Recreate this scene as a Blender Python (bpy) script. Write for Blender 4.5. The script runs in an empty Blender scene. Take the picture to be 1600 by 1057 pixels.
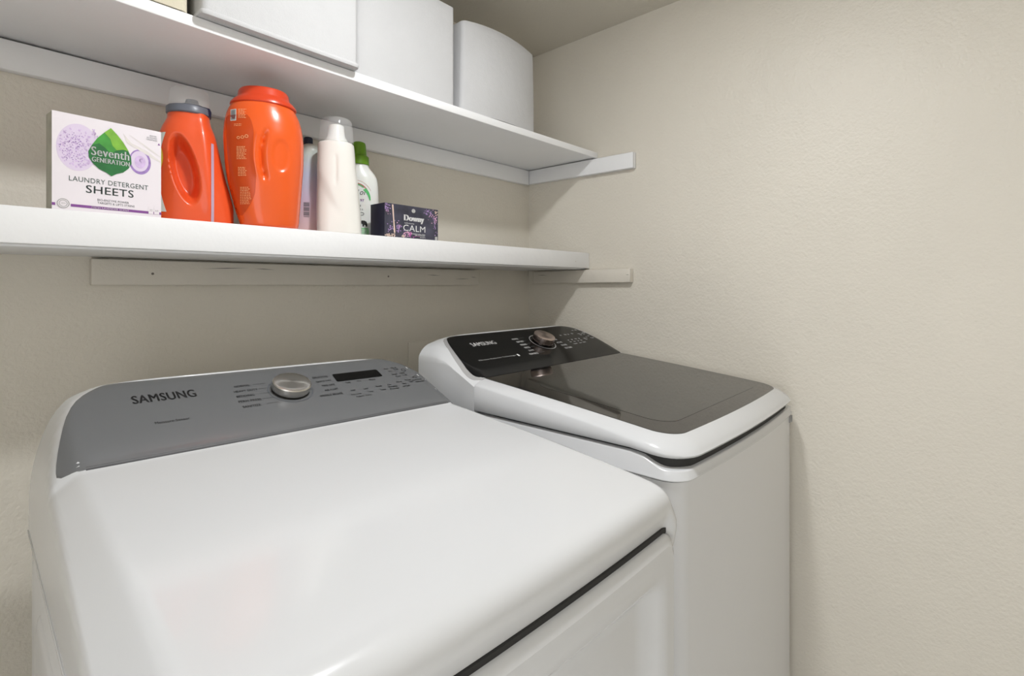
import bpy, bmesh, math, random
from mathutils import Vector, Matrix
from mathutils.bvhtree import BVHTree
random.seed(7)
S = bpy.context.scene
COL = S.collection
H = 1.26                       # camera height; the floor is z = 0
CX, CY = -1.537, -1.315        # room corner (back wall / right wall) is x = 0, y = 0

# ------------------------------------------------------------ camera, world, exposure
cam_d = bpy.data.cameras.new('camera')
cam_d.sensor_width = 36.0
cam_d.lens = 805.0 / 1600.0 * 36.0
cam_d.shift_y = -82.0 / 1600.0
cam_d.clip_start = 0.01
cam = bpy.data.objects.new('camera', cam_d)
COL.objects.link(cam)
cam.location = (CX, CY, H)
cam.rotation_euler = (math.radians(90), 0, math.radians(-47.6))
S.camera = cam

wd = bpy.data.worlds.new('world')
S.world = wd
wd.use_nodes = True
wd.node_tree.nodes['Background'].inputs[0].default_value = (0.98, 0.99, 1.0, 1)
wd.node_tree.nodes['Background'].inputs[1].default_value = 2.35
LAMP_STRENGTH = 330.0
S.view_settings.view_transform = 'Standard'
S.view_settings.look = 'None'
S.view_settings.exposure = 0.05
S.view_settings.gamma = 1.0
S.view_settings.use_curve_mapping = False

# ------------------------------------------------------------ materials
def mat(name, col, rough=0.5, metal=0.0, spec=0.5, bump=None, var=None, coat=0.0, trans=0.0,
        ior=1.45, alpha=1.0, emit=None, aniso=None, sss=0.0):
    m = bpy.data.materials.new(name)
    m.use_nodes = True
    nt = m.node_tree
    b = nt.nodes['Principled BSDF']
    b.inputs['Base Color'].default_value = (*col, 1)
    b.inputs['Roughness'].default_value = rough
    b.inputs['Metallic'].default_value = metal
    b.inputs['Specular IOR Level'].default_value = spec
    b.inputs['Coat Weight'].default_value = coat
    b.inputs['Coat Roughness'].default_value = 0.05
    b.inputs['Transmission Weight'].default_value = trans
    b.inputs['IOR'].default_value = ior
    b.inputs['Alpha'].default_value = alpha
    if sss:
        b.inputs['Subsurface Weight'].default_value = sss
        b.inputs['Subsurface Scale'].default_value = 0.01
    if emit:
        b.inputs['Emission Color'].default_value = (*emit[0], 1)
        b.inputs['Emission Strength'].default_value = emit[1]
    tc = nt.nodes.new('ShaderNodeTexCoord')
    if var:                                   # (scale, amount) soft colour variation
        n = nt.nodes.new('ShaderNodeTexNoise')
        n.inputs['Scale'].default_value = var[0]
        n.inputs['Detail'].default_value = 5
        nt.links.new(tc.outputs['Object'], n.inputs['Vector'])
        r = nt.nodes.new('ShaderNodeMapRange')
        r.inputs['From Min'].default_value = 0.3
        r.inputs['From Max'].default_value = 0.7
        r.inputs['To Min'].default_value = 1 - var[1]
        r.inputs['To Max'].default_value = 1 + var[1]
        nt.links.new(n.outputs['Fac'], r.inputs['Value'])
        v = nt.nodes.new('ShaderNodeVectorMath')
        v.operation = 'SCALE'
        v.inputs[0].default_value = col
        nt.links.new(r.outputs['Result'], v.inputs['Scale'])
        nt.links.new(v.outputs['Vector'], b.inputs['Base Color'])
    if bump:                                  # list of (scale, distance)
        prev = None
        for sc, dist in bump:
            n = nt.nodes.new('ShaderNodeTexNoise')
            n.inputs['Scale'].default_value = sc
            n.inputs['Detail'].default_value = 3
            nt.links.new(tc.outputs['Object'], n.inputs['Vector'])
            bp = nt.nodes.new('ShaderNodeBump')
            bp.inputs['Strength'].default_value = 1.0
            bp.inputs['Distance'].default_value = dist
            nt.links.new(n.outputs['Fac'], bp.inputs['Height'])
            if prev:
                nt.links.new(prev.outputs['Normal'], bp.inputs['Normal'])
            prev = bp
        nt.links.new(prev.outputs['Normal'], b.inputs['Normal'])
    if aniso:
        b.inputs['Anisotropic'].default_value = aniso
        t = nt.nodes.new('ShaderNodeTangent')
        t.direction_type = 'RADIAL'
        t.axis = 'Z'
        nt.links.new(t.outputs['Tangent'], b.inputs['Tangent'])
    return m

M = {}
M['wall'] = mat('beige_wall_paint', (0.715, 0.675, 0.595), 0.42, spec=0.45, bump=[(130, 0.0016), (26, 0.0022)], var=(3, 0.02))
M['ceiling'] = mat('beige_ceiling_paint', (0.64, 0.605, 0.53), 0.6, bump=[(120, 0.0012)])
M['wood_beige'] = mat('beige_painted_wood', (0.70, 0.66, 0.585), 0.5, bump=[(40, 0.0012), (220, 0.0005)], var=(9, 0.05))
M['shelf'] = mat('white_shelf_paint', (0.83, 0.835, 0.845), 0.38, bump=[(60, 0.0004)], var=(6, 0.012))
M['floor'] = mat('pale_vinyl_floor', (0.78, 0.775, 0.76), 0.45, var=(4, 0.08))
M['enamel'] = mat('white_enamel', (0.66, 0.67, 0.685), 0.17, spec=0.5, coat=0.15)
M['cabinet'] = mat('white_cabinet_enamel', (0.69, 0.695, 0.705), 0.24, bump=[(420, 0.00006)])
M['silver'] = mat('silver_grey_panel', (0.185, 0.190, 0.198), 0.24, metal=0.25, spec=0.6)
M['trim_grey'] = mat('light_grey_trim', (0.50, 0.50, 0.50), 0.25, metal=0.3)
M['black_gloss'] = mat('black_gloss_panel', (0.006, 0.006, 0.006), 0.12, spec=0.22)
M['display'] = mat('black_display', (0.003, 0.003, 0.003), 0.35, spec=0.2)
M['glass'] = mat('dark_lid_glass', (0.010, 0.009, 0.009), 0.03, spec=0.9, ior=1.6)
M['glass_window'] = mat('smoked_lid_window', (0.024, 0.025, 0.024), 0.04, spec=0.9, ior=1.6)
M['gap'] = mat('rubber_and_gap_shade', (0.03, 0.03, 0.03), 0.7)
M['steel'] = mat('brushed_steel', (0.62, 0.60, 0.57), 0.24, metal=1.0, aniso=0.85)
M['bronze'] = mat('brushed_bronze', (0.58, 0.48, 0.44), 0.26, metal=1.0, aniso=0.85)
M['ink_black'] = mat('black_print', (0.012, 0.012, 0.013), 0.5)
M['ink_and_shade_grey'] = mat('dark_grey_print_and_shade', (0.07, 0.07, 0.075), 0.5)
M['ink_white'] = mat('white_print', (0.72, 0.72, 0.72), 0.5)
M['ring'] = mat('dial_ring_print', (0.10, 0.11, 0.125), 0.35)
M['fabric'] = mat('white_bin_fabric', (0.53, 0.53, 0.535), 0.85, spec=0.2, bump=[(500, 0.0005), (30, 0.002)], var=(14, 0.012))
M['cream'] = mat('cream_bin_fabric', (0.62, 0.57, 0.45), 0.85, spec=0.2, bump=[(500, 0.0005)])
M['screw'] = mat('dull_screw_metal', (0.2, 0.18, 0.16), 0.5, metal=0.8)
M['lamp'] = mat('frosted_lamp_glass', (0.9, 0.9, 0.88), 0.5, emit=((0.97, 0.985, 1.0), LAMP_STRENGTH))
M['carton'] = mat('pale_lilac_carton', (0.79, 0.74, 0.78), 0.5)
M['carton_side'] = mat('grey_green_carton_side', (0.40, 0.38, 0.31), 0.6, var=(40, 0.12))
M['leaf_dark'] = mat('dark_green_print', (0.020, 0.155, 0.040), 0.5, var=(60, 0.2))
M['leaf_mid'] = mat('mid_green_print', (0.055, 0.30, 0.045), 0.5, var=(60, 0.2))
M['leaf_lime'] = mat('lime_green_print', (0.20, 0.45, 0.045), 0.5, var=(60, 0.2))
M['lilac'] = mat('lilac_print', (0.62, 0.47, 0.72), 0.5, var=(90, 0.16))
M['lilac_pale'] = mat('pale_lilac_print', (0.70, 0.60, 0.76), 0.5)
M['violet'] = mat('violet_print', (0.32, 0.20, 0.48), 0.5, var=(120, 0.3))
M['purple'] = mat('purple_print', (0.22, 0.07, 0.28), 0.5)
M['text_green'] = mat('dark_green_grey_print', (0.07, 0.105, 0.095), 0.5)
M['ribbon'] = mat('pale_beige_print', (0.72, 0.68, 0.66), 0.5)
M['calm'] = mat('dark_slate_carton', (0.050, 0.050, 0.075), 0.35, var=(24, 0.45))
M['calm_side'] = mat('navy_carton_side', (0.012, 0.012, 0.028), 0.35)
M['mauve'] = mat('mauve_print', (0.40, 0.26, 0.52), 0.5, var=(150, 0.3))
M['pink'] = mat('pink_print', (0.72, 0.40, 0.58), 0.5, var=(150, 0.25))
M['peach'] = mat('peach_print', (0.78, 0.60, 0.50), 0.5)
M['magenta'] = mat('magenta_print', (0.55, 0.10, 0.42), 0.5)
M['orange'] = mat('orange_plastic', (0.80, 0.100, 0.026), 0.30, coat=0.15, sss=0.05)
M['orange_tub'] = mat('orange_tub_plastic', (0.78, 0.105, 0.014), 0.24, coat=0.25, sss=0.05)
M['orange_lid'] = mat('deep_orange_lid_plastic', (0.62, 0.050, 0.010), 0.28, coat=0.2)
M['orange_label'] = mat('dark_orange_label', (0.55, 0.062, 0.006), 0.3)
M['orange_ink'] = mat('pale_orange_print', (0.85, 0.42, 0.20), 0.5)
M['strip'] = mat('pale_violet_measure_strip', (0.50, 0.38, 0.50), 0.3)
M['cap_grey'] = mat('slate_grey_cap', (0.13, 0.14, 0.17), 0.35)
M['cap_navy'] = mat('navy_cap', (0.015, 0.02, 0.05), 0.35)
M['clear'] = mat('clear_plastic', (0.93, 0.94, 0.95), 0.10, alpha=0.17)
M['label_white'] = mat('white_label', (0.72, 0.76, 0.72), 0.4)
M['yellow'] = mat('yellow_print', (0.80, 0.58, 0.06), 0.4)
M['blue'] = mat('blue_print', (0.10, 0.22, 0.38), 0.4)
M['teal'] = mat('pale_teal_print', (0.35, 0.50, 0.50), 0.4)
M['ivory'] = mat('ivory_plastic', (0.79, 0.775, 0.73), 0.28, coat=0.15)
M['white_plastic'] = mat('white_plastic', (0.78, 0.79, 0.76), 0.28, sss=0.1)
M['green_cap'] = mat('leaf_green_plastic', (0.135, 0.30, 0.010), 0.4)
M['green_ink'] = mat('green_print', (0.08, 0.45, 0.13), 0.5)
M['green_pale'] = mat('pale_green_print', (0.30, 0.62, 0.32), 0.5, var=(200, 0.2))
M['red_ink'] = mat('red_print', (0.45, 0.10, 0.10), 0.5)
M['sticker'] = mat('grey_sticker', (0.30, 0.30, 0.30), 0.5)

def grad_mat(name, stops, rough):             # a plastic whose own colour runs from foot to shoulder
    m = bpy.data.materials.new(name)
    m.use_nodes = True
    nt = m.node_tree
    b = nt.nodes['Principled BSDF']
    b.inputs['Roughness'].default_value = rough
    tc = nt.nodes.new('ShaderNodeTexCoord')
    sp = nt.nodes.new('ShaderNodeSeparateXYZ')
    nt.links.new(tc.outputs['Object'], sp.inputs[0])
    mr = nt.nodes.new('ShaderNodeMapRange')
    mr.inputs['From Max'].default_value = 0.24
    nt.links.new(sp.outputs['Z'], mr.inputs['Value'])
    cr = nt.nodes.new('ShaderNodeValToRGB')
    cr.color_ramp.elements[0].position = stops[0][0]
    cr.color_ramp.elements[0].color = (*stops[0][1], 1)
    cr.color_ramp.elements[1].position = stops[-1][0]
    cr.color_ramp.elements[1].color = (*stops[-1][1], 1)
    for p, c in stops[1:-1]:
        e = cr.color_ramp.elements.new(p)
        e.color = (*c, 1)
    nt.links.new(mr.outputs[0], cr.inputs[0])
    nt.links.new(cr.outputs[0], b.inputs['Base Color'])
    return m
M['pastel'] = grad_mat('pink_to_lavender_plastic', [(0, (0.75, 0.52, 0.50)), (0.35, (0.62, 0.52, 0.66)), (0.6, (0.52, 0.58, 0.74)), (0.8, (0.55, 0.62, 0.58)), (1, (0.66, 0.62, 0.54))], 0.3)

# ------------------------------------------------------------ helpers
def link(name, verts, faces, m, parent=None, smooth=True, angle=35):
    me = bpy.data.meshes.new(name)
    me.from_pydata([tuple(v) for v in verts], [], faces)
    me.update()
    bm = bmesh.new()
    bm.from_mesh(me)
    bmesh.ops.remove_doubles(bm, verts=bm.verts, dist=1e-6)
    bm.normal_update()
    bm.to_mesh(me)
    bm.free()
    if smooth:
        for p in me.polygons:
            p.use_smooth = True
        if angle is not None:
            me.set_sharp_from_angle(angle=math.radians(angle))
    me.materials.append(m)
    o = bpy.data.objects.new(name, me)
    COL.objects.link(o)
    if parent:
        o.parent = parent
    return o

def thing(name, label, cat, loc=(0, 0, 0), rz=0.0, group=None):
    o = bpy.data.objects.new(name, None)
    o.empty_display_size = 0.05
    COL.objects.link(o)
    o.location = loc
    o.rotation_euler = (0, 0, rz)
    o['label'] = label
    o['category'] = cat
    if group:
        o['group'] = group
    return o

def tag(o, label, cat, group=None):
    o['label'] = label
    o['category'] = cat
    if group:
        o['group'] = group
    return o

def fix_normals(o):
    bm = bmesh.new()
    bm.from_mesh(o.data)
    bmesh.ops.recalc_face_normals(bm, faces=bm.faces)
    bm.to_mesh(o.data)
    bm.free()
    return o

def box(name, x0, x1, y0, y1, z0, z1, m, parent=None, bev=0.0, seg=2, kind=None, warp=None, sub=0):
    bm = bmesh.new()
    bmesh.ops.create_cube(bm, size=1)
    for v in bm.verts:
        v.co = Vector((x0 + (v.co.x + .5) * (x1 - x0), y0 + (v.co.y + .5) * (y1 - y0), z0 + (v.co.z + .5) * (z1 - z0)))
    if sub:
        ed = [e for e in bm.edges if abs(e.verts[0].co.x - e.verts[1].co.x) > 1e-6]
        bmesh.ops.subdivide_edges(bm, edges=ed, cuts=sub, use_grid_fill=True)
    if bev:
        ed = [e for e in bm.edges if e.calc_face_angle(0) > 1]
        bmesh.ops.bevel(bm, geom=ed, offset=bev, segments=seg, affect='EDGES', profile=0.5)
    if warp:
        for v in bm.verts:
            v.co = warp(v.co)
    me = bpy.data.meshes.new(name)
    bm.to_mesh(me)
    bm.free()
    if bev:
        for p in me.polygons:
            p.use_smooth = True
        me.set_sharp_from_angle(angle=math.radians(50))
    me.materials.append(m)
    o = bpy.data.objects.new(name, me)
    COL.objects.link(o)
    if parent:
        o.parent = parent
    if kind:
        o['kind'] = kind
    return o

def loft(name, rings, m, parent=None, cap0=True, cap1=True, angle=35, smooth=True):
    n = len(rings[0])
    vs, fs = [], []
    for r in rings:
        vs += r
    for i in range(len(rings) - 1):
        for j in range(n):
            k = (j + 1) % n
            fs.append((i * n + j, i * n + k, (i + 1) * n + k, (i + 1) * n + j))
    if cap0:
        fs.append(tuple(reversed(range(n))))
    if cap1:
        fs.append(tuple(range((len(rings) - 1) * n, len(rings) * n)))
    return fix_normals(link(name, vs, fs, m, parent, smooth, angle))

def grid(name, rows, m, parent=None, angle=35, skirt=None):
    """open sheet; skirt = Vector: the border is carried along that vector so that the sheet has an edge"""
    nr, nc = len(rows), len(rows[0])
    vs = [p for r in rows for p in r]
    fs = []
    for i in range(nr - 1):
        for j in range(nc - 1):
            fs.append((i * nc + j, i * nc + j + 1, (i + 1) * nc + j + 1, (i + 1) * nc + j))
    if skirt is not None:
        bd = [j for j in range(nc)] + [i * nc + nc - 1 for i in range(1, nr)] + \
             [(nr - 1) * nc + j for j in range(nc - 2, -1, -1)] + [i * nc for i in range(nr - 2, 0, -1)]
        base = len(vs)
        vs += [Vector(vs[i]) + skirt for i in bd]
        for q in range(len(bd)):
            w = (q + 1) % len(bd)
            fs.append((bd[q], base + q, base + w, bd[w]))
    return link(name, vs, fs, m, parent, True, angle)

def frect(x0, x1, y0, y1, rf, rb, z=0.0, seg=10, sub=14):
    """like rrect, with radius rf at the front (low y) corners and rb at the back ones"""
    pts = []
    cs = [(x1, y0, -90, rf, -1, 1), (x1, y1, 0, rb, -1, -1), (x0, y1, 90, rb, 1, -1), (x0, y0, 180, rf, 1, 1)]
    for q in range(4):
        x, y, a0, r, sx, sy = cs[q]
        r = max(r, 1e-4)
        for i in range(seg + 1):
            a = math.radians(a0 + 90 * i / seg)
            pts.append(Vector((x + sx * r + r * math.cos(a), y + sy * r + r * math.sin(a), z)))
        x, y, a0, r, sx, sy = cs[(q + 1) % 4]
        r = max(r, 1e-4)
        a = math.radians(a0)
        p1 = Vector((x + sx * r + r * math.cos(a), y + sy * r + r * math.sin(a), z))
        p0 = pts[-1].copy()
        for i in range(1, sub):
            pts.append(p0.lerp(p1, i / sub))
    return pts

def sring(z, cx, cy, rx, ry, n=2.0, seg=48):
    out = []
    for i in range(seg):
        t = 2 * math.pi * i / seg
        c, s = math.cos(t), math.sin(t)
        out.append(Vector((cx + rx * math.copysign(abs(c) ** (2 / n), c), cy + ry * math.copysign(abs(s) ** (2 / n), s), z)))
    return out

def rrect(x0, x1, y0, y1, r, z=0.0, seg=8, sub=10):
    """rounded rectangle outline, counter-clockwise from the +x,-y corner; sides are subdivided"""
    r = max(r, 1e-4)
    pts = []
    cs = [(x1 - r, y0 + r, -90), (x1 - r, y1 - r, 0), (x0 + r, y1 - r, 90), (x0 + r, y0 + r, 180)]
    for q, (cx, cy, a0) in enumerate(cs):
        for i in range(seg + 1):
            a = math.radians(a0 + 90 * i / seg)
            pts.append(Vector((cx + r * math.cos(a), cy + r * math.sin(a), z)))
        nx, ny, na = cs[(q + 1) % 4]
        a = math.radians(na)
        p1 = Vector((nx + r * math.cos(a), ny + r * math.sin(a), z))
        p0 = pts[-1].copy()
        for i in range(1, sub):
            pts.append(p0.lerp(p1, i / sub))
    return pts

def lathe(name, prof, m, parent=None, seg=48, angle=30, mtx=None):
    rings = [[Vector((r * math.cos(2 * math.pi * i / seg), r * math.sin(2 * math.pi * i / seg), z)) for i in range(seg)] for r, z in prof]
    o = loft(name, rings, m, parent, True, True, angle)
    if mtx is not None:
        o.matrix_local = mtx
    return o

_txt = {}
def text2d(body, bold=0.0):
    """flat letter shapes, normalised to x 0..1 and y 0..1 of their bounding box"""
    key = (body, bold)
    if key in _txt:
        return _txt[key]
    cu = bpy.data.curves.new('t', 'FONT')
    cu.body = body
    cu.size = 1.0
    cu.offset = bold
    cu.resolution_u = 3
    cu.space_character = 1.06
    o = bpy.data.objects.new('t', cu)
    COL.objects.link(o)
    bpy.context.view_layer.update()
    me = bpy.data.meshes.new_from_object(o.evaluated_get(bpy.context.evaluated_depsgraph_get()))
    vs = [v.co.copy() for v in me.vertices]
    fs = [tuple(p.vertices) for p in me.polygons]
    bpy.data.objects.remove(o)
    bpy.data.curves.remove(cu)
    bpy.data.meshes.remove(me)
    x0, x1 = min(v.x for v in vs), max(v.x for v in vs)
    y0, y1 = min(v.y for v in vs), max(v.y for v in vs)
    vs = [((v.x - x0) / (x1 - x0), (v.y - y0) / (y1 - y0)) for v in vs]
    _txt[key] = (vs, fs)
    return _txt[key]

STUFF = {'small_lettering', 'cycle_line', 'flower_print', 'floret_print', 'petal_print', 'bloom_print', 'stem_print', 'fine_print',
         'label_lettering', 'barcode', 'count_lettering', 'indicator_mark', 'nail_hole', 'badge_lettering', 'band_print', 'ribbon_print'}
class Sheet:
    """collects flat print (letters, strips, discs) in 2-D and maps it onto a surface as one mesh"""
    def __init__(self):
        self.v, self.f = [], []
    def add(self, vs, fs):
        b = len(self.v)
        self.v += vs
        self.f += [tuple(i + b for i in f) for f in fs]
    def text(self, body, u, v, w, h, bold=0.0, slant=0.0, rot=0.0):
        """left-bottom at u, v"""
        vs, fs = text2d(body, 0.0)
        c, s = math.cos(rot), math.sin(rot)
        sh = bold * h * 1.1
        for dx in ((-sh, 0, sh) if sh > 0 else (0,)):
            out = []
            for x, y in vs:
                X, Y = x * w + y * h * slant + dx, y * h
                out.append((u + X * c - Y * s, v + X * s + Y * c))
            self.add(out, fs)
    def rect(self, u0, v0, u1, v1):
        self.add([(u0, v0), (u1, v0), (u1, v1), (u0, v1)], [(0, 1, 2, 3)])
    def poly(self, pts):
        self.add(list(pts), [tuple(range(len(pts)))])
    def disc(self, u, v, ru, rv=None, n=20, rot=0.0):
        rv = rv or ru
        c, s = math.cos(rot), math.sin(rot)
        P = []
        for i in range(n):
            t = 2 * math.pi * i / n
            x, y = ru * math.cos(t), rv * math.sin(t)
            P.append((u + x * c - y * s, v + x * s + y * c))
        self.poly(P)
    def arc(self, u, v, r0, r1, a0=0, a1=360, n=36, sv=1.0):
        vs, fs = [], []
        for i in range(n + 1):
            t = math.radians(a0 + (a1 - a0) * i / n)
            vs += [(u + r0 * math.cos(t), v + sv * r0 * math.sin(t)), (u + r1 * math.cos(t), v + sv * r1 * math.sin(t))]
        for i in range(n):
            fs.append((2 * i, 2 * i + 1, 2 * i + 3, 2 * i + 2))
        self.add(vs, fs)
    def build(self, name, fn, m, parent):
        o = link(name, [fn(u, v) for u, v in self.v], self.f, m, parent, False)
        if name in STUFF:
            o['kind'] = 'stuff'
        return o

def lerp_tab(tab, x):
    if x <= tab[0][0]:
        return tab[0][1]
    for (a, b), (c, d) in zip(tab, tab[1:]):
        if x <= c:
            return b + (d - b) * (x - a) / (c - a)
    return tab[-1][1]

def smooth_tab(tab, x):
    """monotone-ish cubic through the table"""
    n = len(tab)
    if x <= tab[0][0]:
        return tab[0][1]
    if x >= tab[-1][0]:
        return tab[-1][1]
    for i in range(n - 1):
        if x <= tab[i + 1][0]:
            break
    x0, y0 = tab[i]
    x1, y1 = tab[i + 1]
    d = (y1 - y0) / (x1 - x0)
    def slope(k):
        if k <= 0 or k >= n - 1:
            return d
        a = (tab[k][1] - tab[k - 1][1]) / (tab[k][0] - tab[k - 1][0])
        b = (tab[k + 1][1] - tab[k][1]) / (tab[k + 1][0] - tab[k][0])
        return 0 if a * b <= 0 else 2 * a * b / (a + b)
    m0, m1 = slope(i), slope(i + 1)
    h = x1 - x0
    t = (x - x0) / h
    return (2 * t**3 - 3 * t**2 + 1) * y0 + (t**3 - 2 * t**2 + t) * h * m0 + (-2 * t**3 + 3 * t**2) * y1 + (t**3 - t**2) * h * m1

def smin(a, b, k):
    h = max(0.0, min(1.0, 0.5 + 0.5 * (b - a) / k))
    return b + (a - b) * h - k * h * (1 - h)

def sstep(x, a, b):
    t = max(0.0, min(1.0, (x - a) / (b - a)))
    return t * t * (3 - 2 * t)

# ------------------------------------------------------------ the room
ZC = H + 0.889
XL, YF = -2.15, -2.0
FILL_Y0, FILL_Y1, FILL_H = -1.95, -1.05, 2.05         # unseen opening added left of the camera, lets world light in as fill
box('floor', XL - .1, .1, YF - .1, .1, -.1, 0, M['floor'], kind='structure')
box('ceiling', XL - .1, .1, YF - .1, .1, ZC, ZC + .1, M['ceiling'], kind='structure')
box('wall_back', XL - .1, .1, 0, .1, 0, ZC, M['wall'], kind='structure')
box('wall_right', 0, .1, YF - .1, 0, 0, ZC, M['wall'], kind='structure')
box('wall_front', XL - .1, 0, YF - .1, YF, 0, ZC, M['wall'], kind='structure')
box('wall_left', XL - .1, XL, FILL_Y1, 0, 0, ZC, M['wall'], kind='structure')
box('wall_left', XL - .1, XL, YF, FILL_Y0, 0, ZC, M['wall'], kind='structure')
box('wall_left', XL - .1, XL, FILL_Y0, FILL_Y1, FILL_H, ZC, M['wall'], kind='structure')

# flush lamp out of frame over the appliances
def flush_lamp(label, loc, m):
    lt = thing('ceiling_lamp', label, 'lamp', loc)
    lathe('lamp_base', [(0.075, 0.0), (0.075, -0.016), (0.058, -0.0195)], M['steel'], lt)
    lathe('lamp_shade', [(0.055, -0.0195), (0.054, -0.024), (0.001, -0.0245)], m, lt)
flush_lamp('round frosted flush lamp on the low ceiling above the appliances', (-1.0, -0.90, ZC), M['lamp'])

# ------------------------------------------------------------ shelves and cleats
ZL = H + 0.1155                      # lower shelf, upper face
def sag(co):                         # the upper board sags a few millimetres in the middle
    t = (co.x + 0.92) / 0.92
    return Vector((co.x, co.y, co.z - 0.0060 * max(0, 1 - t * t) * (0.35 + 0.65 * min(1, -co.y / 0.32)) + 0.006 * sstep(-co.x, 1.0, 1.6) * 0.6))
lo = thing('lower_shelf', 'thick white shelf board holding the detergents, the lower of the two shelves', 'shelf', (0, 0, 0))
box('shelf_board', XL + .002, -.002, -.267, -.001, H + .0575, ZL - .0004, M['shelf'], lo, bev=0.001)
box('front_trim', XL + .002, -.002, -.285, -.267, H + .061, ZL, M['shelf'], lo, bev=0.0015)
s_ = Sheet()
s_.disc(-.085, H + .083, .0022)
s_.disc(-.078, H + .094, .0012)
s_.build('nail_hole', lambda u, v: Vector((u, -.2853, v)), M['ribbon'], lo)

ZU = H + 0.4660
up = thing('upper_shelf', 'thin white shelf board carrying the white fabric bins, the upper of the two shelves', 'shelf', (0, 0, 0))
box('shelf_board', XL + .002, -.002, -.32, -.001, H + .4455, ZU - .0005, M['shelf'], up, bev=0.0012, warp=sag, sub=40)

def cleat(name, label, x0, x1, y0, y1, z0, z1, m, warp=None, holes=(), axis='x', cracks=()):
    t = thing(name, label, 'wall cleat')
    box('board', x0, x1, y0, y1, z0, z1, m, t, bev=0.002, warp=warp, sub=24)
    if axis == 'x':
        for x, z in holes:
            q = lathe('screw', [(0.0026, 0), (0.0026, 0.0006), (0.001, 0.0004)], M['screw'], t, 12,
                      mtx=Matrix.Translation((x, y0, z)) @ Matrix.Rotation(math.pi / 2, 4, 'X'))
    for (a, z, l, sl) in cracks:
        sh = Sheet()
        sh.poly([(a, z), (a + l * .5, z + .0008 + sl * .5), (a + l, z + sl), (a + l * .45, z - .0006 + sl * .45)])
        if axis == 'x':
            sh.build('crack', lambda u, v: Vector((u, y0 - .0003, v)), M['ink_and_shade_grey'], t)
        else:
            sh.build('crack', lambda u, v: Vector((x0 - .0003, -u, v)), M['ink_and_shade_grey'], t)
    return t
cleat('wall_cleat', 'white painted cleat along the back wall under the upper shelf', XL + .002, -.0215, -.02, -.0005, H + .389, H + .4450, M['shelf'],
      warp=lambda c: Vector((c.x, c.y, c.z - (.006 * max(0, 1 - ((c.x + .92) / .92) ** 2) * .4 if c.z > H + .42 else 0))))
cleat('wall_cleat', 'white painted cleat on the right wall jutting out past the upper shelf', -.0195, -.0005, -.4676, -.0005, H + .392, H + .4445, M['shelf'],
      warp=lambda c: Vector((c.x, c.y, c.z - .004 * min(1, -c.y / .46))))
cleat('wall_cleat', 'long beige wooden cleat on the back wall under the lower shelf', -1.3462, -.2906, -.02, -.0005, H + .0008, H + .0535, M['wood_beige'],
      holes=[(-1.245, H + .025), (-.66, H + .027)], cracks=[(-1.15, H + .038, .10, .004), (-1.04, H + .041, .05, -.002), (-.40, H + .022, .07, .001), (-.52, H + .034, .06, -.002), (-.33, H + .03, .03, -.003)])
cleat('wall_cleat', 'short beige wooden cleat on the right wall jutting out past the lower shelf', -.0205, -.0005, -.4576, -.040, H + .0105, H + .0568, M['wood_beige'],
      warp=lambda c: Vector((c.x, c.y, c.z + .0035 * min(1, -c.y / .46) - .0035)), axis='y', cracks=[(.441, H + .036, .014, -.001), (.06, H + .040, .05, -.002)])
cp = box('cover_plate', -.575, -.40, -.004, -.0003, H - .42, H - .176, M['wall'], bev=0.0015)
tag(cp, 'beige painted cover plate on the back wall just behind the washer', 'wall plate')

# ------------------------------------------------------------ appliances: shared bits
W = 0.686
def ring_decal(t, name, a, b, rad, wid, fn, m):
    s = Sheet()
    s.arc(a, -b, rad - wid, rad, n=64)
    return s.build(name, fn, m, t)

# ---------- DRYER
dr = thing('dryer', 'large white dryer in front with a silver control panel and round steel dial', 'dryer', (-1.455, -.25, 0), math.radians(-1.0))
SH = 0.020
D_SIDE = [(0, -.350), (.0015, -.305), (.006, -.269), (.0135, -.2376), (.024, -.207), (.036, -.188), (.048, -.1755), (.072, -.1650), (.093, -.1600), (.16, -.1560), (.343, -.1540)]
D_ROW = [(0, -.335), (0, -.20), (0.0005, -.172), (.003, -.160), (.007, -.1562), (.0125, -.1561), (.0142, -.1596), (.018, -.1600), (.03, -.1632), (.05, -.1706), (.08, -.1827), (.11, -.1947), (.14, -.2072),
         (.17, -.2197), (.195, -.2301), (.203, -.2340), (.208, -.2375), (.213, -.2392), (.222, -.2400), (.25, -.2420), (.30, -.2460), (.35, -.2500), (.40, -.2540), (.45, -.2582), (.50, -.2628), (.55, -.2680),
         (.60, -.2730), (.64, -.2778), (.665, -.2810), (.68, -.2832), (.690, -.2856), (.6975, -.2886), (.7040, -.2932), (.7082, -.2988), (.7104, -.3055), (.7110, -.3130),
         (.7100, -.3205), (.7070, -.3290), (.7030, -.3380), (.7000, -.3470)]
D_TOP = [r for r in D_ROW[4:-4]]
D_FL = [(0, .020), (.06, .030), (.19, .032), (.24, .026), (.46, .034), (.70, .050)]
def d_z(a, b, zt=None):
    ae = min(a, W - a)
    if zt is None:
        zt = lerp_tab([(q[0], q[1]) for q in D_TOP if q[0] <= .7111], b)
    dfl = lerp_tab(D_FL, b)
    x = (0.036 - ae) / 0.036
    e = .07 + .07 * sstep(b, .20, .34)
    fl = dfl * max(0.0, x) if x > e else dfl * max(0, x + e) ** 2 / (4 * e)
    return smin(smooth_tab(D_SIDE, ae), zt - fl, .005 - .003 * (1 - sstep(b, .17, .23)))
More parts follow.
